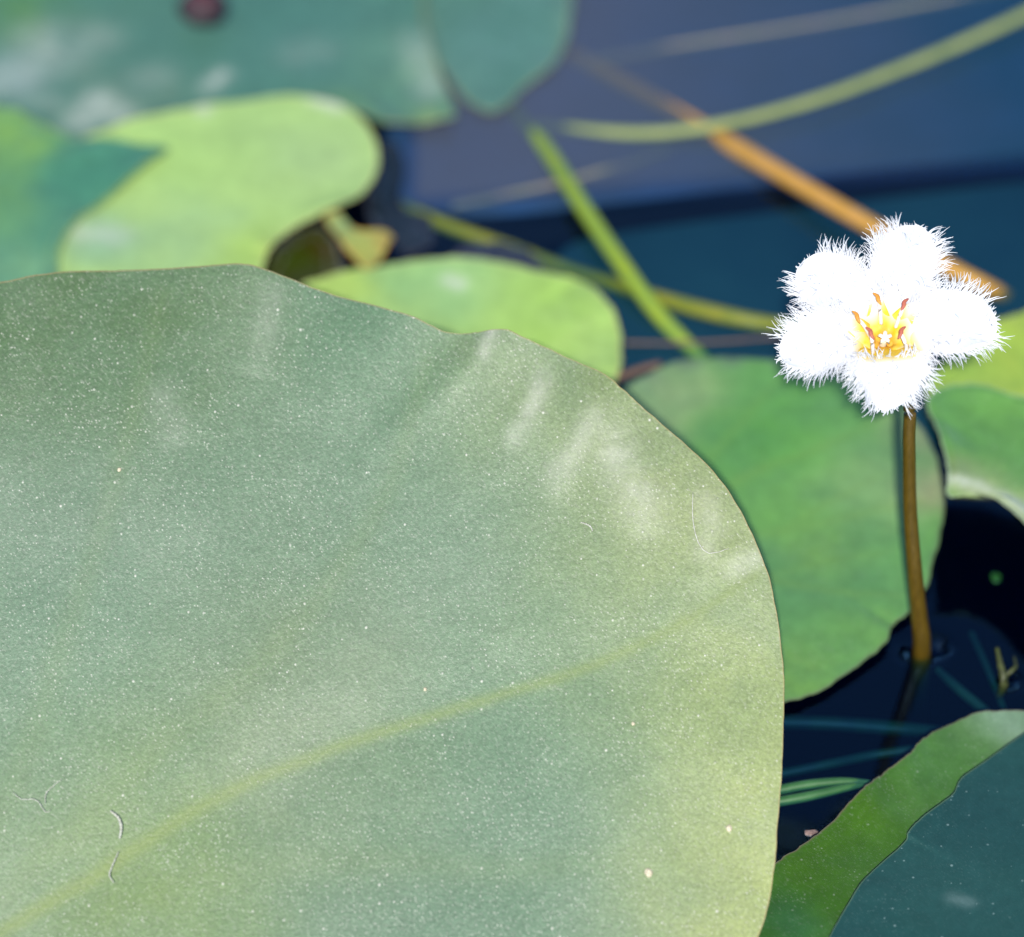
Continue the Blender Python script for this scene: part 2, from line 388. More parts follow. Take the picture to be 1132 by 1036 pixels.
blade('blade', big_out, (60, 830), zt, m_big, B(141, 173, 144), tilt=TL, n=620, nr=150, thick=.0007, wave=.00028, seed=4, edge=.00022, parent=big, zf=lambda X, Y, T: np.maximum(0, .0018 - (zt + TL * Y)) * 1.0, edge_wave=.0006, jag=.00005,
      blobs=[(60, 340, 130, B(65, 110, 46)), (200, 380, 130, B(86, 126, 69)), (420, 360, 90, B(94, 147, 113)), (100, 700, 160, B(130, 170, 144)),
             (560, 420, 90, B(169, 193, 144)), (480, 560, 120, B(128, 165, 139)), (760, 560, 110, B(182, 199, 131)), (820, 800, 100, B(195, 214, 131)),
             (840, 980, 120, B(203, 219, 129)), (600, 880, 150, B(120, 162, 134)), (300, 760, 110, B(151, 173, 134)), (150, 900, 110, B(138, 170, 105)),
             (460, 1010, 130, B(89, 136, 113)), (330, 500, 140, B(133, 167, 144)), (700, 700, 110, B(154, 183, 134)), (260, 640, 120, B(107, 147, 121)), (60, 620, 120, B(120, 154, 134)), (200, 1010, 90, B(130, 167, 90)), (420, 900, 90, B(141, 173, 134)), (690, 440, 60, B(156, 178, 111))],
      veins=[([(-60, 1065), (10, 1026), (100, 970), (190, 912), (280, 862), (370, 826), (470, 794), (570, 764), (660, 732), (740, 696), (800, 662), (846, 632)], .0010, .8),
             ([(-60, 1065), (120, 880), (300, 720), (420, 560), (470, 400)], .0022, .16), ([(-60, 1065), (300, 960), (600, 960), (820, 930)], .0024, .16),
             ([(-60, 1065), (40, 800), (120, 560), (180, 330)], .0022, .14)],
      sheen_blotches=[([(600, 420), (585, 460), (570, 485)], .0012, .34), ([(655, 468), (640, 500), (615, 530)], .0015, .30), ([(680, 500), (700, 545), (715, 565)], .0026, .34),
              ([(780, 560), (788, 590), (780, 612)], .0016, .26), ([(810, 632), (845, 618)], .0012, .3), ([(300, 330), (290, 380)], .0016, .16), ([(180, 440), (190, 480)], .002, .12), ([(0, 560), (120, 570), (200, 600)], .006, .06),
              ([(546, 368), (535, 392)], .0009, .4), ([(300, 860), (420, 700), (520, 640)], .005, .05)],  # silvery highlights on the folds painted as pale colour
      ridges=[([(600, 410), (560, 500)], .0012, .0006), ([(664, 450), (600, 560)], .0014, .0007), ([(700, 480), (720, 600)], .0016, .0006), ([(560, 370), (500, 440)], .0012, .0005),
              ([(790, 540), (780, 630)], .0011, .0007), ([(830, 600), (760, 650)], .001, .0004), ([(300, 300), (280, 420)], .002, .0008), ([(180, 400), (190, 500)], .003, .0003),
              ([(-60, 1065), (190, 915), (340, 832), (560, 768), (750, 706), (840, 640)], .0035, -.0007)])
stalk_m = plain_mat('green_stalk', G(110, 130, 50), G(130, 140, 60), .45, .6)
pc = P(-60, 1065, zt, TL)
Vt, Ft = tube_geo(catmull([pc + [0, 0, -.0004], pc + [-.002, .002, -.02], pc + [-.006, .004, -pc[2] * .5 - .02], pc + [-.01, .0, -.09]], 24, False), .0022, 12)
mesh_obj('petiole', Vt, Ft, stalk_m, big, pc)

# dried fibres and crumbs lying on the wax
m_fb = plain_mat('dry_fibre', (.46, .46, .38), (.30, .29, .22), .6, 3)
def on_big(px, py): return P(px, py, zt + .00075, TL)
for pts, rr_, lab in (
    ([(766, 545), (766, 575), (772, 600), (784, 612), (806, 607)], .00009, 'long curled dry fibre on the right shoulder of the big sage leaf'),
    ([(122, 897), (131, 905), (134, 916), (132, 928)], .00022, 'thick short dry fibre low on the left of the big sage leaf'),
    ([(131, 942), (124, 958), (121, 968), (126, 977)], .00011, 'thin dry fibre crossing the pale midrib of the big sage leaf'),
    ([(14, 876), (24, 884), (40, 885), (50, 898), (56, 896)], .00007, 'faint wavy dry fibre near the lower left edge of the picture'),
    ([(50, 888), (52, 876), (68, 862)], .00007, 'faint hooked dry fibre beside the wavy one on the big sage leaf'),
    ([(642, 578), (652, 582), (655, 588)], .00012, 'tiny dry fibre near the middle right of the big sage leaf')):
    w3 = catmull([on_big(*p) for p in pts], 30, False); w3[:, 2] += .00012 * np.abs(np.sin(np.arange(len(w3)) * .9)); m_ = len(w3)
    Vt, Ft = tube_geo(w3, .8 * rr_ * (np.sin(np.linspace(.3, 2.9, m_)) * .6 + .4) * (1 + .25 * np.sin(np.arange(m_) * 2.3)), 6)
    tag(mesh_obj('dry_fibre', Vt, Ft, m_fb, None, w3[0]), lab, 'fibre', 'dry fibres on the big leaf')
# mid green leaf under the flower
m_mid = leaf_mat('green_leaf', G(98, 153, 96), srgb(120, 130, 100, .6), G(137, 178, 83), grain=.12, dots=.10, trans=.15, rough=.33, spec=.5, mott=.5, bump=.12)
mid_out = [(690, 432), (712, 415), (745, 402), (800, 398), (870, 402), (935, 416), (985, 440), (1018, 474), (1036, 510), (1043, 550), (1040, 590), (1030, 630), (1018, 662),
           (1000, 684), (988, 690), (984, 700), (975, 716), (940, 742), (905, 764), (868, 778), (800, 786), (720, 770), (640, 710), (600, 620), (600, 520), (640, 460)]
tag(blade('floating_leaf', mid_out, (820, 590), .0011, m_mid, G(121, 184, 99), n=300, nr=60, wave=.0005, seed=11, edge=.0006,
      blobs=[(722, 412, 15, G(112, 110, 118)), (760, 401, 14, G(116, 108, 122)), (810, 397, 14, G(112, 104, 120)), (860, 400, 13, G(104, 100, 110)), (905, 404, 12, G(104, 100, 104)), (830, 480, 50, G(88, 162, 72)), (740, 440, 60, G(182, 196, 144)), (860, 470, 90, G(112, 182, 81)), (960, 540, 60, G(155, 194, 127)), (880, 560, 60, G(128, 188, 90)), (900, 660, 70, G(98, 157, 101)),  # mauve blobs paint the meniscus reflection; the darker green one paints shade
             (880, 750, 50, G(132, 180, 83)), (950, 700, 50, G(125, 180, 85)), (1030, 540, 34, G(194, 188, 147)), (1010, 480, 30, G(171, 171, 138)), (900, 620, 40, G(144, 190, 85))],  # palest blobs paint the haze at the edges
      veins=[([(700, 600), (850, 590), (1020, 556)], .0012, .35), ([(700, 600), (830, 525), (900, 500), (990, 460)], .0010, .4), ([(700, 600), (800, 490), (860, 420)], .001, .3), ([(700, 600), (880, 650), (1000, 660)], .0010, .35), ([(700, 600), (820, 690), (900, 740)], .001, .3), ([(860, 588), (940, 545), (1010, 510)], .0006, .3), ([(850, 640), (930, 620), (1010, 610)], .0006, .25)]),
    'mid green round leaf on the water directly behind the flower stalk', 'leaf', pad_group)

# right: bright yellow green leaf, and curled green leaf in front of it
m_yel = leaf_mat('young_leaf', G(159, 212, 89), srgb(190, 180, 110, .8), G(201, 228, 117), grain=.12, dots=.1, trans=.28, rough=.45, spec=.3, mott=.5, bump=.12, under=(.10, .17, .07))
tag(blade('floating_leaf', [(1022, 440), (1040, 402), (1080, 372), (1130, 346), (1220, 322), (1330, 330), (1400, 400), (1380, 480), (1260, 520), (1100, 510), (1040, 480)], (1210, 425), .0012, m_yel, G(208, 235, 102), seed=15, n=220, nr=36, edge=.0004,
      blobs=[(1070, 420, 40, G(191, 227, 102)), (1120, 380, 50, G(212, 235, 95))]),
    'bright yellow green leaf at the right edge, just right of the flower', 'leaf', pad_group)
m_rt = leaf_mat('curled_leaf', G(108, 165, 92), srgb(190, 205, 170, .8), G(168, 206, 101), grain=.14, dots=.15, trans=.2, rough=.3, spec=.55, mott=.5, bump=.12, under=(.012, .016, .006))
curl_out = [(1024, 452), (1044, 434), (1090, 434), (1140, 446), (1230, 440), (1340, 470), (1420, 560), (1400, 680), (1300, 720), (1220, 690), (1160, 620), (1132, 586), (1105, 562), (1075, 552), (1048, 554), (1047, 526), (1040, 496), (1030, 470)]
tag(blade('curled_leaf', curl_out, (1200, 540), .0095, m_rt, G(116, 177, 88), seed=17, n=260, nr=60, edge=.0004, wave=.0004, edge_wave=.0003,
      zf=lambda X, Y, T: .0022 * np.clip(T - .75, 0, 1) ** 1.5 * 3.5 - .0030 * np.clip((Y - P(1100, 500, 0)[1]) / .02, 0, 1),
      sheen_blotches=[([(1049, 540), (1080, 540), (1108, 550), (1134, 570), (1164, 602)], .0010, .65)], blobs=[(1060, 480, 60, G(108, 171, 85)), (1120, 470, 60, G(123, 181, 83)), (1080, 540, 34, G(199, 211, 147)), (1128, 568, 38, G(199, 211, 147)), (1050, 525, 28, G(190, 196, 110))]),  # rim light along the curled lip painted in as pale colour
    'green leaf with a pale curled up front edge above black water at right', 'leaf', pad_group)

# lower right pair
m_lo = leaf_mat('olive_leaf', G(56, 102, 19), srgb(150, 120, 110, .6), G(112, 158, 56), grain=.14, dots=.25, trans=.14, rough=.3, spec=.5, mott=.45, bump=.15)
lo_out = [(1200, 790), (1130, 786), (1075, 792), (1040, 806), (1018, 822), (1002, 840), (975, 857), (948, 880), (915, 915), (880, 940), (856, 958), (830, 990), (810, 1060), (850, 1160), (960, 1230), (1150, 1240), (1320, 1140), (1380, 960), (1310, 830)]
tag(blade('floating_leaf', lo_out, (1070, 1010), .0014, m_lo, G(78, 130, 37), seed=21, n=300, nr=60, edge=.00035,
      blobs=[(1118, 800, 34, G(190, 214, 190)), (1100, 810, 50, G(121, 167, 102)), (1040, 850, 50, G(93, 145, 71)), (960, 900, 46, G(78, 123, 15)), (900, 960, 46, G(78, 121, 9)), (920, 1000, 30, G(65, 112, 7)), (960, 970, 40, G(84, 130, 56)), (1010, 890, 30, G(93, 141, 73)), (1132, 800, 40, G(140, 177, 149)), (870, 1020, 34, G(56, 112, 71))]),  # lightest blobs paint a pale sheen along the top
    'olive green leaf lying under the dark leaf in the lower right corner', 'leaf', pad_group)
m_dk = leaf_mat('dark_waxy_leaf', G(43, 87, 85), srgb(120, 150, 110, .6), G(78, 134, 123), grain=.10, dots=.55, trans=.03, rough=.5, spec=.25, mott=.4, bump=.2, white=(.24, .34, .32))
dk_out = [(1180, 780), (1132, 812), (1090, 842), (1062, 862), (1052, 880), (1020, 905), (1004, 922), (998, 934), (960, 968), (938, 1000), (918, 1036), (890, 1100), (900, 1200), (1000, 1290), (1200, 1290), (1400, 1180), (1440, 960), (1340, 800), (1250, 760)]
tag(blade('dark_leaf', dk_out, (1160, 1010), .0027, m_dk, G(36, 81, 76), seed=23, n=300, nr=60, edge=.00022, wave=.0003, jag=.00002, edge_wave=.0002,
      blobs=[(1100, 900, 60, G(34, 76, 76)), (1060, 990, 60, G(43, 87, 81))], sheen_blotches=[([(1054, 994), (1072, 1000)], .0008, .3)]),
    'dark blue green speckled leaf filling the lower right corner', 'leaf', pad_group)

# behind the big leaf
m_pale = leaf_mat('pale_leaf', G(205, 243, 145), srgb(214, 196, 140, .8), G(223, 250, 155), grain=.08, dots=.1, trans=.25, rough=.5, spec=.3, mott=.5, bump=.1, under=(.10, .17, .07))
tag(blade('floating_leaf', [(330, 322), (350, 312), (400, 298), (460, 291), (520, 291), (570, 297), (615, 308), (645, 312), (668, 334), (684, 360), (687, 390), (684, 416), (668, 450), (600, 490), (480, 500), (380, 440), (330, 370)], (530, 392), .0014, m_pale, G(196, 236, 129), seed=31, n=240, nr=44, edge=.0005,
      blobs=[(500, 320, 50, G(167, 223, 155)), (600, 350, 60, G(191, 238, 111)), (380, 318, 30, G(201, 229, 89)), (650, 400, 40, G(196, 236, 123)), (450, 310, 40, G(167, 218, 143))],
      veins=[([(480, 420), (600, 390), (660, 350)], .0009, .3)], sheen_blotches=[([(495, 312), (508, 318)], .0010, .7)]),
    'small lime green leaf just behind the top edge of the big sage leaf', 'leaf', pad_group)
tag(blade('floating_leaf', [(20, 310), (30, 230), (70, 170), (130, 142), (200, 126), (260, 114), (320, 110), (372, 116), (402, 136), (418, 165), (414, 195), (390, 225), (350, 242), (318, 258), (298, 280), (290, 302), (270, 370), (160, 400), (70, 360)], (230, 240), .0038, m_pale, G(201, 240, 143), seed=33, n=240, nr=44, edge=.0006,
      blobs=[(300, 150, 80, G(196, 236, 145)), (200, 260, 60, G(189, 231, 167)), (350, 170, 60, G(196, 229, 163)), (110, 270, 40, G(167, 218, 178)), (280, 280, 40, G(201, 238, 100)), (200, 180, 60, G(196, 240, 138))],
      sheen_blotches=[([(90, 262), (130, 262)], .0020, .55), ([(350, 113), (374, 118)], .0012, .9), ([(222, 122), (226, 126)], .001, .8)]),  # leftmost streak is a painted pale sheen
    'pale lime leaf with rounded tip at upper left, above the big sage leaf', 'leaf', pad_group)
m_teal = leaf_mat('blue_green_leaf', G(80, 142, 120), srgb(170, 190, 90, .8), G(100, 154, 106), grain=.08, dots=.1, trans=.1, rough=.45, spec=.4, mott=.6, bump=.1, under=(.10, .17, .07))
tag(blade('floating_leaf', [(-260, 130), (-120, 105), (0, 121), (30, 129), (58, 146), (100, 155), (150, 159), (186, 163), (160, 184), (120, 216), (90, 240), (68, 270), (64, 305), (60, 350), (-60, 420), (-250, 400), (-340, 260)], (-40, 250), .0054, m_teal, G(92, 154, 115), seed=35, n=240, nr=44, edge=.0006, wave=.0003,
      blobs=[(130, 175, 46, G(72, 146, 112)), (90, 200, 40, G(76, 148, 118)), (10, 145, 50, G(150, 196, 84)), (-10, 200, 50, G(126, 178, 92)), (10, 250, 40, G(120, 176, 116)), (24, 296, 40, G(146, 198, 142)), (56, 250, 34, G(96, 160, 122)), (-60, 160, 60, G(140, 190, 80))]),
    'blue green pointed lobe overlapping the pale lime leaf at the left edge', 'leaf', pad_group)
m_far = leaf_mat('far_leaf', G(82, 132, 115), srgb(150, 150, 100, .7), G(112, 158, 112), grain=.08, dots=.1, trans=.08, rough=.42, spec=.45, mott=.75, bump=.1, under=(.10, .17, .07))
tag(blade('floating_leaf', [(636, -60), (632, 10), (626, 45), (610, 75), (580, 96), (560, 118), (540, 127), (516, 112), (490, 80), (470, 40), (440, -60), (470, -180), (560, -200), (620, -140)], (550, -10), .0006, m_far, G(97, 143, 126), seed=41, n=240, nr=44, edge=.0007,
      blobs=[(560, 40, 60, G(97, 145, 134)), (520, 10, 40, G(89, 138, 115))]),
    'smooth blue green leaf lobe at top centre, right of the blotched leaf', 'leaf', pad_group)
tag(blade('floating_leaf', [(-300, 60), (-250, -180), (0, -330), (300, -340), (440, -220), (470, -80), (470, 20), (486, 80), (502, 122), (500, 132), (470, 135), (430, 138), (398, 126), (330, 130), (200, 160), (60, 170), (-120, 150)], (170, -60), .0018, m_far, G(86, 136, 113), seed=43, n=300, nr=60, edge=.0007, wave=.0002,
      blobs=[(20, 15, 50, G(97, 149, 65)), (60, 60, 50, G(134, 160, 141)), (20, 80, 40, G(149, 173, 169)), (150, 120, 60, G(121, 149, 123)), (330, 30, 90, G(82, 136, 123)), (450, 90, 40, G(123, 166, 126)),
             (460, 128, 26, G(149, 177, 102)), (250, 60, 60, G(89, 141, 123)), (150, 50, 50, G(86, 134, 115)), (420, 60, 40, G(112, 158, 130)), (380, 120, 30, G(121, 164, 102)), (260, 5, 60, G(67, 119, 104)), (500, 5, 30, G(82, 140, 102))],
      sheen_blotches=[([(232, 96), (246, 84)], .0014, .5), ([(90, 135), (110, 112), (130, 128)], .0024, .5), ([(0, 90), (60, 62), (40, 40)], .0036, .26), ([(80, 60), (110, 44)], .0030, .18), ([(160, 88), (176, 84)], .0026, .16), ([(30, 110), (60, 116)], .002, .2), ([(460, 50), (475, 100)], .0024, .25), ([(330, 60), (350, 56)], .003, .12)]),
    'large blotched blue green leaf with a pointed lobe across the upper left', 'leaf', pad_group)

# small pieces between the leaves
m_frag = leaf_mat('torn_leaf', G(190, 190, 90), srgb(220, 150, 80, .8), G(200, 200, 90), grain=.1, dots=.1, trans=.2, rough=.4, mott=.5)
tag(blade('leaf_fragment', [(358, 240), (376, 240), (392, 256), (424, 256), (434, 262), (424, 280), (414, 296), (402, 297), (384, 278), (370, 262)], (402, 270), .0016, m_frag, G(180, 200, 110), seed=51, n=120, nr=20, edge=.0006, wave=.0002,
      blobs=[(372, 246, 16, G(150, 196, 150)), (400, 284, 18, G(214, 214, 100)), (426, 262, 14, G(210, 180, 90))]),
    'small torn yellow green leaf scrap in the dark gap behind the big leaf', 'leaf scrap')
m_brn = leaf_mat('sunken_leaf', G(50, 64, 7), srgb(150, 150, 150, .5), G(64, 72, 21), grain=.1, dots=.1, trans=.1, rough=.3, mott=.6)
tag(blade('sunken_leaf', [(290, 310), (300, 282), (318, 262), (345, 250), (368, 262), (376, 290), (380, 330), (330, 350)], (338, 300), .0003, m_brn, G(63, 66, 5), seed=53, n=140, nr=20, edge=.0009, wave=.0001,
      blobs=[(330, 290, 20, G(60, 79, 7)), (352, 280, 14, G(79, 57, 14)), (312, 270, 12, G(64, 64, 79))]),
    'dull brown green wet leaf in the dark gap below the pale leaf tip', 'leaf')
m_mv = leaf_mat('mauve_leaf_ripple', G(50, 60, 72), srgb(70, 66, 84, .5), G(65, 65, 79), grain=.05, dots=.05, trans=.05, rough=.25, mott=.4, spec=.6)
tag(blade('leaf_ripple_piece', [(486, 300), (500, 282), (524, 272), (552, 269), (580, 275), (598, 290), (606, 312), (560, 330), (500, 325)], (545, 300), .0006, m_mv, G(48, 55, 71), seed=55, n=140, nr=20, edge=.0012, wave=.0001, zf=lambda X, Y, T: .0003 * (1 - T ** 2)),
    'greyish purple leaf underside showing behind the small lime leaf', 'leaf')
tag(blade('leaf_ripple_piece', [(404, 215), (412, 180), (424, 158), (440, 164), (446, 190), (440, 214), (450, 232), (474, 240), (478, 268), (452, 282), (430, 262), (410, 246)], (436, 232), .0002, m_mv, G(7, 25, 35), seed=57, n=140, nr=20, edge=.0010, wave=.0001,
      blobs=[(424, 200, 20, G(4, 25, 40)), (460, 250, 14, G(35, 42, 55))]),  # leaf shape added for the ripples and reflections in the gap
    'dark teal shape standing in for ripples and reflections in the gap right of the pale lime leaf tip', 'leaf')

# ------------------------------------------------------------------ stalks
sg = 'leaf stalks trailing through the water'
st = lambda nm, r, g_, b_, r2, g2, b2: plain_mat(nm, G(r, g_, b_), G(r2, g2, b2), .5, .35, trans=.1, stretch=(1, 1, 1))
m_or = st('orange_stalk', 214, 160, 60, 226, 170, 92); m_yg = st('yellow_green_stalk', 166, 188, 50, 140, 176, 70)
m_py = st('pale_stalk', 176, 186, 110, 150, 166, 96); m_ol = st('olive_stalk', 150, 150, 40, 120, 136, 40); m_br = st('brown_stalk', 130, 100, 80, 110, 90, 80)
m_ft = st('faded_stalk', 176, 160, 140, 160, 160, 120); m_gn = st('green_weed', 50, 104, 54, 74, 130, 74); m_dg = st('dark_weed', 40, 90, 60, 30, 70, 60)
T_ = lambda nm, pts, m, lab, **k: tag(tube(nm, pts, None, m, **k), lab, 'plant stalk', sg)
T_('leaf_stalk', [(630, 60, -.0016, .0011), (700, 98, -.0013, .0012), (760, 132, -.0011, .0012), (790, 150, -.0009, .0012), (812, 162, .0004, .0013), (870, 196, .0022, .0012), (960, 248, .0030, .0012), (1060, 302, .0026, .0012), (1096, 320, .0002, .0011), (1130, 338, -.006, .001)], m_or,
   'thick orange brown stalk slanting down behind the flower from upper centre')
T_('leaf_stalk', [(556, 104, -.0024, .0009), (580, 138, -.0014, .0009), (606, 168, .0002, .0010), (640, 222, .0022, .0011), (690, 296, .0022, .0011), (730, 350, .0006, .0011), (775, 396, -.0015, .0010), (830, 450, -.006, .001)], m_yg,
   'straight yellow green stalk running down behind the small lime leaf')
T_('leaf_stalk', [(590, 138, -.0012, .0006), (640, 144, -.0004, .0007), (720, 147, .0006, .0007), (800, 137, .0015, .0007), (900, 111, .0020, .0007), (1000, 74, .0020, .0007), (1090, 36, .0020, .0007), (1180, -6, .0020, .0007)], m_py,
   'pale yellow green stalk curving up to the top right corner')
T_('leaf_stalk', [(640, 70, -.0008, .0005), (760, 50, -.0005, .0006), (900, 28, -.0005, .0006), (1040, 2, -.0005, .0006), (1150, -20, -.0008, .0005)], m_ft,
   'faint thin brown stalk under the water near the top edge')
T_('leaf_stalk', [(500, 228, -.0006, .0005), (600, 208, -.0004, .0005), (680, 186, -.0005, .0005), (740, 166, -.0010, .0004)], m_ft,
   'faint short brown stalk under the water above the dark strip at the ledge')
T_('leaf_stalk', [(440, 226, -.0010, .0008), (500, 252, -.0005, .0009), (570, 276, -.0005, .0008), (640, 302, -.0012, .0008), (710, 324, -.0004, .0009), (780, 344, .0001, .0011), (850, 358, -.0002, .0010), (930, 366, -.004, .0009)], m_ol,
   'olive yellow stalk at the waterline passing left of the flower')
T_('dead_stalk', [(690, 379, .0006, .00022), (760, 379, .0009, .00022), (820, 376, .0009, .0002), (880, 371, .0006, .0002)], m_br,
   'hair thin brown stem lying on the water left of the flower')
T_('dead_stalk', [(676, 420, .0006, .0005), (706, 409, .0007, .0005), (730, 402, .0008, .0004)], m_br,
   'short brown stem between the lime leaf and the mid green leaf')
for pts, m, lab in (
    ([(850, 876, -.0004, .0006), (890, 868, -.0002, .0006), (930, 864, -.0002, .0005), (962, 865, -.0006, .0003)], m_gn, 'upper of two bright green weed blades beside the sage leaf edge'),
    ([(850, 888, -.0004, .0006), (890, 881, -.0002, .0006), (930, 872, -.0002, .0005), (958, 866, -.0006, .0003)], m_gn, 'lower of two bright green weed blades beside the sage leaf edge'),
    ([(850, 858, -.0038, .0006), (910, 846, -.0034, .0006), (970, 834, -.0036, .0006), (1030, 826, -.002, .0005)], m_dg, 'dim sunken weed blade just above the bright green weed blades'),
    ([(850, 798, -.0044, .0009), (920, 800, -.0040, .0009), (1000, 806, -.0042, .0009), (1060, 810, -.002, .0005)], m_dg, 'dim level weed blade crossing behind the reflected flower stalk'),
    ([(1036, 740, -.0026, .0004), (1060, 762, -.0022, .0006), (1100, 796, -.0022, .0006), (1130, 830, -.002, .0005)], m_dg, 'dim weed blade slanting right from the foot of the flower stalk'),
    ([(1074, 700, -.0030, .0004), (1092, 740, -.0026, .0004), (1112, 790, -.0028, .0004)], m_dg, 'dim upright weed blade beside the small twig in the water')):
    tag(tube('water_weed', pts, None, m), lab, 'water weed', 'weed blades under the water')

# twig with curled tendril at the right edge
m_tw = plain_mat('twig_bark', G(80, 90, 30), G(36, 40, 14), .5, 1.5)
tw = empty('twig', P(1116, 756, 0), 'small curled olive twig poking out of the water at the right edge', 'twig')
tube('stem', [(1104, 770, -.002, .0004), (1110, 755, .0006, .0005), (1106, 735, .0020, .0004), (1102, 716, .003, .0002)], None, m_tw, tw, 20, 8)
tube('tendril', [(1110, 748, .0006, .0003), (1119, 741, .0012, .00026), (1123, 736, .0013, .0002), (1121, 726, .0012, .00012)], None, m_tw, tw, 20, 8)
# tiny duckweed-like bud under the curled leaf, pink highlight lump by the sage leaf edge, seed on the far leaf
def lump(name, px, py, z, r, mat, lab, cat, sx=1, sy=1, sz=.6, seed=0, group=None, parent=None):
    c = P(px, py, z); nu, nv = 28, 18; V = []; F = []
    for i in range(nv + 1):
        th = math.pi * i / nv
        for j in range(nu):
            ph = 2 * math.pi * j / nu; q = np.array([math.sin(th) * math.cos(ph), math.sin(th) * math.sin(ph), math.cos(th)])
            k = 1 + .7 * float(fbm(np.array([q[0] * 1.6 + 5 + q[2]]), np.array([q[1] * 1.6 + 5]), seed)[0])
            V.append(c + q * k * r * np.array([sx, sy, sz]))
    for i in range(nv):
        for j in range(nu):
            F.append((i * nu + j, (i + 1) * nu + j, (i + 1) * nu + (j + 1) % nu, i * nu + (j + 1) % nu))
    o = mesh_obj(name, V, F, mat, parent, c)
    return tag(o, lab, cat, group) if lab else o
sd = empty('fallen_seed', P(225, 12, .004), 'dark reddish seed head lying on the far leaf at the top left', 'seed head')
ms = plain_mat('seed_skin', G(60, 40, 50), G(40, 24, 34), .6, .8, bump=.8); ms2 = plain_mat('seed_pulp', G(100, 56, 66), G(66, 34, 44), .6, 1.2, bump=.8)
lump('husk', 225, 8, .0052, .0030, ms, None, None, 1.1, .9, .6, 3, parent=sd)
for k, (dx, dy, r) in enumerate([(-9, -4, .0011), (-2, -8, .0012), (6, -6, .0012), (12, -2, .0009), (1, 0, .0009)]):
    lump('seed', 223 + dx, 4 + dy, .0066, r, ms2, None, None, 1, 1, .8, 5 + k, parent=sd)
mbd = plain_mat('bud_green', G(90, 140, 40), G(60, 110, 30), .4, 1)
lump('floating_bud', 1101, 638, -.0011, .0006, mbd, 'tiny green bud floating on the black water at right', 'bud', 1, 1.4, .5, 8)
mdb = plain_mat('glint_pink', G(190, 160, 150), G(90, 70, 70), .7, 2, bump=.8)
lump('pink_glint', 897, 921, -.0001, .0005, mdb, 'pinkish lump standing in for a debris in the dark water beside the sage leaf', 'glint', 1.6, 1, .5, 9)  # lump added for a pinkish highlight on the water
mst = plain_mat('sand', (.62, .54, .38), (.45, .38, .25), .7, 3)
for px, py, rr_, lab in ((806, 916, .00036, 'tan sand grain near the right edge of the big sage leaf'), (717, 965, .00045, 'pale sand crumb left of and below the tan grain on the big sage leaf'),
                         (132, 519, .00022, 'tiny sand grain high on the left half of the big sage leaf'), (700, 800, .0002, 'tiny sand grain below the midrib on the right half of the big sage leaf'),
                         (470, 762, .0002, 'tiny sand grain on the midrib of the big sage leaf')):
    lump('sand_grain', px, py, on_big(px, py)[2] - .0003, rr_, mst, lab, 'sand grain', 1, 1.3, .8, int(px), 'sand grains on the big leaf')

# ------------------------------------------------------------------ the flower
FC = P(977, 378, .0)                                   # line of sight of the flower's centre
ray_c = ray(977, 378); FC = CAM + ray_c * 0.5
a = math.radians(22); NRM = np.array([0.05, -math.sin(a), math.cos(a)]); NRM /= np.linalg.norm(NRM)
UU = np.array([1.0, 0, 0]) - NRM * NRM[0]; UU /= np.linalg.norm(UU); VV = np.cross(NRM, UU)
def plane_pt(px, py, up=0.0):
    d = ray(px, py); t = ((FC + NRM * up - CAM) @ NRM) / (d @ NRM); return CAM + d * t
fl = empty('fringed_flower', (0, 0, 0), 'white fringed five petalled flower with yellow throat standing above the water on a brown stalk', 'flower')
m_pet = attr_mat('petal_white', .5, .35); m_hair = attr_mat('hair_white', .4, .3)
WHITE = np.array([.90, .90, .91]); HW = np.array([.80, .80, .82]); YEL = np.array([.93, .66, .02]); ORG = np.array([.80, .34, .01])
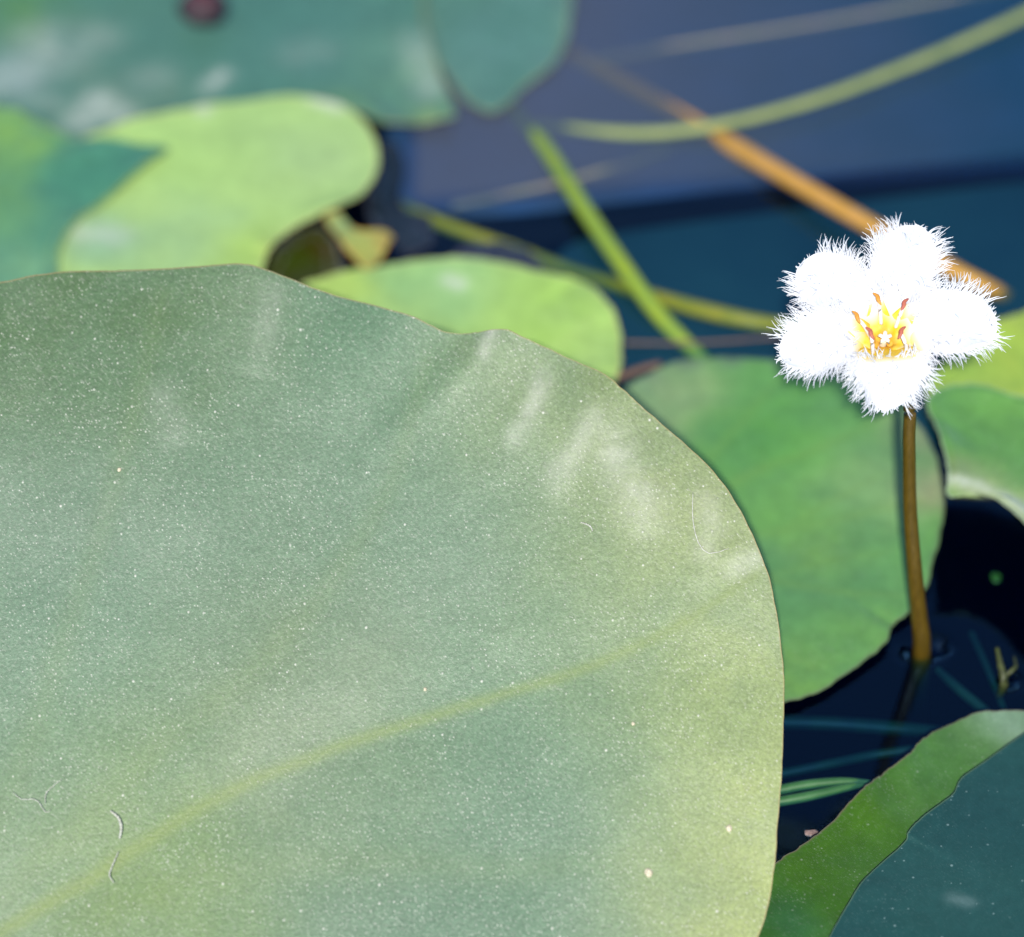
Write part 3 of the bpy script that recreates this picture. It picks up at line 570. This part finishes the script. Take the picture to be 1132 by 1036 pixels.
def petal(tip, side_hw, rise, droop, seed, taper=2.4):
    base = FC; tp_ = plane_pt(*tip); ax = tp_ - FC; Ln = np.linalg.norm(ax); ax /= Ln; sd_ = np.cross(NRM, ax)
    r_ = np.random.default_rng(seed)
    ns, nw = 46, 25
    def prof(s): return side_hw * (.62 + .38 * np.sin(np.clip(s / .62, 0, 1) * np.pi / 2) ** 1.2) * np.sqrt(np.clip(1 - np.clip((s - .58) / .42, 0, 1) ** taper, 0, 1)) * (1 + .05 * math.sin(s * 17 + seed))
    def pt(s, q):
        hw = prof(s)
        z = rise * math.sin(min(s / .5, 1) * math.pi / 2) - droop * max(0, s - .35) ** 2 * 2.4 + .0011 * (q * q) * (1 - s * .5) * (1 if s > .15 else s / .15) - .0007
        z += .0004 * math.sin(s * 9 + seed + q * 2.1) * s + .0007 * math.exp(-(q / .16) ** 2) * s * (1 - s)
        return base + ax * Ln * (.03 + .97 * s) + sd_ * hw * q + NRM * z
    V = []; C = []; F = []
    for i in range(ns):
        s = i / (ns - 1)
        for j in range(nw):
            q = -1 + 2 * j / (nw - 1); V.append(pt(s, q))
            y = np.clip(1 - (s * Ln - .0022) / .0016, 0, 1); o_ = np.clip(1 - s / .13, 0, 1)
            c = WHITE * (1 - y) + YEL * y; c = c * (1 - o_ * .7) + ORG * o_ * .7; C.append(c)
    M = len(V)
    for i in range(ns - 1):
        for j in range(nw - 1):
            k = i * nw + j; F.append((k, k + 1, k + nw + 1, k + nw)); F.append((M + k, M + k + nw, M + k + nw + 1, M + k + 1))
    V = V + [v - NRM * .00018 for v in V]; C = C + C
    edge_ids = [j for j in range(nw)] + [i * nw + nw - 1 for i in range(1, ns)] + [(ns - 1) * nw + j for j in range(nw - 2, -1, -1)] + [i * nw for i in range(ns - 2, 0, -1)]
    for k in range(len(edge_ids)):
        p_, q_ = edge_ids[k], edge_ids[(k + 1) % len(edge_ids)]; F.append((q_, p_, p_ + M, q_ + M))
    po = mesh_obj('petal', V, F, m_pet, fl, FC, {'Col': C})
    # fringe
    HV = []; HF = []; HC = []
    def hair(p0, dirv, ln, curl, r0):
        dirv = dirv / np.linalg.norm(dirv); side = np.cross(dirv, NRM); 
        if np.linalg.norm(side) < 1e-6: side = sd_
        side /= np.linalg.norm(side); pts = [p0.copy()]; d = dirv.copy()
        for k in range(6):
            d = d + curl * side * .22 + NRM * r_.normal(0, .05) + r_.normal(0, .04, 3); d /= np.linalg.norm(d); pts.append(pts[-1] + d * ln / 6)
        rad = np.array([1, 1, .92, .8, .65, .45, .2]) * r0
        v, f = tube_geo(pts, rad, 4, False); o = len(HV); HV.extend(v); HF.extend([tuple(x + o for x in y) for y in f]); HC.extend([HW] * len(v))
    for sgn in (-1, 1):                                     # both margins
        for k in range(125):
            s = .22 + .72 * (k + r_.random()) / 125; q = sgn * (.97 - .1 * r_.random()); p0 = pt(s, q)
            p1 = pt(min(s + .02, 1), sgn); p2 = pt(max(s - .02, 0), sgn); tg = p1 - p2; tg /= np.linalg.norm(tg) + 1e-12
            outw = sgn * np.cross(NRM, tg) if True else tg
            if outw @ (sd_ * sgn) < 0 and s < .9: outw = -outw
            dirv = outw * 1.0 + ax * (r_.uniform(.5, 1.2) + .6 * s) + NRM * r_.uniform(-.3, .5)
            hair(p0, dirv, r_.uniform(.0008, .0027) * (1.15 - .5 * max(0, s - .6)), sgn * r_.uniform(-.9, .3), r_.uniform(.00005, .0001))
    for k in range(26):                                     # tip
        q = r_.uniform(-.9, .9); s = r_.uniform(.93, 1.0); p0 = pt(s, q)
        hair(p0, ax * 1 + sd_ * q * .9 + NRM * r_.uniform(-.4, .4), r_.uniform(.0003, .0009), r_.uniform(-.7, .7), r_.uniform(.00007, .00011))
    for k in range(70):                                    # upper face
        s = r_.uniform(.28, .95); q = r_.uniform(-.95, .95); p0 = pt(s, q)
        hair(p0, NRM * r_.uniform(.5, 1) + sd_ * q * 1.1 + ax * r_.uniform(-.2, .8), r_.uniform(.0008, .0018), r_.uniform(-.9, .9), r_.uniform(.00006, .0001))
    for k in range(34):                                     # hairs leaning in over the throat
        s = r_.uniform(.26, .36); q = r_.uniform(-.9, .9)
        if seed == 4 or k < 8: hair(pt(s, q), NRM * .8 - ax * r_.uniform(.1, .9) + sd_ * q * .5, r_.uniform(.0007, .0015), r_.uniform(-.6, .6), r_.uniform(.00006, .0001))
    fo = mesh_obj('fringe', HV, HF, m_hair, po, FC, {'Col': HC}); fo.location = (0, 0, 0)
    return po
PET = [((1010, 252), .0036, .0022, .0012, 1, 2.0), ((888, 290), .0037, .0020, .0014, 2, 2.6), ((862, 390), .0033, .0024, .0026, 3, 2.4), ((984, 450), .0040, .0028, .0034, 4, 1.0), ((1102, 352), .0039, .0022, .0020, 5, 1.8)]
for p_ in PET: petal(*p_)
# throat cup, pistil, stamens
def lathe(prof, c, sides=28):
    V = []; F = []
    for r, h in prof:
        for s in range(sides):
            q = 2 * math.pi * s / sides; V.append(c + UU * r * math.cos(q) + VV * r * math.sin(q) + NRM * h)
    for i in range(len(prof) - 1):
        for s in range(sides):
            k = (s + 1) % sides; F.append((i * sides + s, i * sides + k, (i + 1) * sides + k, (i + 1) * sides + s))
    return V, F
def throat_disc():
    V = []; F = []; C = []; nr_, na = 26, 60
    for i in range(nr_):
        t = i / (nr_ - 1)
        for j in range(na):
            q = 2 * math.pi * j / na; lob = 1 + .16 * math.cos(5 * q - 1.2) + .07 * math.sin(11 * q)
            rr = .00015 + t * .0040 * lob * (.82 if math.sin(q) < -.3 else 1)
            h = -.0030 * (1 - min(rr / .0014, 1)) ** 1.4 + .00025 + .30 * max(0, rr - .0012) + .0002 * math.sin(5 * q - 1.2)
            V.append(FC + UU * rr * math.cos(q) + VV * rr * math.sin(q) + NRM * h)
            y = np.clip((t * lob - .50 + .05 * math.sin(7 * q)) / .42, 0, 1); o_ = np.clip(1 - t / .5, 0, 1)
            c = YEL * (1 - y) + WHITE * y; C.append(c * (1 - o_ * .8) + ORG * o_ * .8)
    for i in range(nr_ - 1):
        for j in range(na):
            k = (j + 1) % na; F.append((i * na + j, i * na + k, (i + 1) * na + k, (i + 1) * na + j))
    return V, F, C
Vt, Ft, Ct = throat_disc()
mesh_obj('throat', Vt, Ft, m_pet, fl, FC, {'Col': Ct})
Vt, Ft = lathe([(.0001, -.0042), (.0013, -.0040), (.0016, -.0026), (.0020, -.0012), (.0026, -.0004)], FC)
mesh_obj('calyx', Vt, Ft, plain_mat('calyx_green', G(130, 130, 50), G(100, 110, 40), .5, 1), fl, FC)
m_wh = plain_mat('stigma_white', (.86, .86, .78), (.8, .8, .7), .5, 4, trans=.2)
def pis():
    V = []; F = []
    def add(pts, r, s=8):
        v, f = tube_geo(pts, r, s); o = len(V); V.extend(v); F.extend([tuple(x + o for x in y) for y in f])
    add([FC + NRM * h for h in (-.003, -.0015, .0, .0010)], [.0004, .0005, .00032, .0003])
    for k in range(5):
        q = k * 1.256 + .3; dr = UU * math.cos(q) + VV * math.sin(q)
        add([FC + NRM * .0008, FC + NRM * .0012 + dr * .0003, FC + NRM * .0013 + dr * .0006, FC + NRM * .0010 + dr * .0008], [.00025, .00024, .00022, .0001])
    return V, F
Vt, Ft = pis(); mesh_obj('pistil', Vt, Ft, m_wh, fl, FC)
m_anth = plain_mat('anther_brown', (.34, .07, .06), (.45, .14, .06), .5, 3); m_antho = plain_mat('anther_orange', (.60, .25, .02), (.5, .2, .03), .5, 3)
m_fil = plain_mat('filament', (.85, .72, .68), (.85, .80, .75), .5, 3, trans=.2)
for k, (px, py, foot, dirx, mt) in enumerate([(948, 352, (962, 372), -1, m_antho), (963, 370, (965, 394), -1, m_anth), (996, 369, (1004, 392), 1, m_anth), (999, 338, (990, 362), 1, m_anth), (971, 332, (974, 358), -1, m_antho)]):
    f0 = plane_pt(*foot, up=.0006); f1 = plane_pt(px, py, up=.0030); f1c = (f0 + f1) / 2 + NRM * .0004
    Vt, Ft = tube_geo(catmull([f0, f1c, f1], 12, False), .00022, 8); s_ = mesh_obj('stamen', Vt, Ft, m_fil, fl, f0)
    cv = [f1 + UU * dirx * -.0003 - VV * .0006, f1, f1 + UU * dirx * .0001 + VV * .0005, f1 + UU * dirx * .0006 + VV * .0009]
    cv = catmull(cv, 12, False); Vt, Ft = tube_geo(cv, np.sin(np.linspace(.25, 2.9, len(cv))) * .00027, 8)
    an = mesh_obj('anther', Vt, Ft, mt, s_, f1); an.location = Vector(f1) - Vector(f0)
# stalk: from under the calyx down through the surface at the world origin
ms = leaf_mat; m_sk = plain_mat('flower_stalk', G(112, 88, 24), G(92, 72, 16), .36, 1.1, trans=.12, bump=.35, stretch=(2, 2, .5))
def at_depth(px, py, d): return CAM + ray(px, py) * d
sp = [FC - NRM * .0036, at_depth(1003, 440, .5055), at_depth(1005, 490, .5085), at_depth(1006, 560, .5140), at_depth(1011, 630, .5187), at_depth(1016, 680, .5233), np.array([0.0001, 0, .0]), np.array([.0004, .0008, -.012]), np.array([.0002, .003, -.05])]
sr = [.00060, .00070, .00074, .00080, .00090, .00100, .00108, .0011, .0011]
cc = catmull([list(p) + [r] for p, r in zip(sp, sr)], 90, False)
Vt, Ft = tube_geo(cc[:, :3], cc[:, 3], 20); mesh_obj('stalk', Vt, Ft, m_sk, fl, (0, 0, 0))
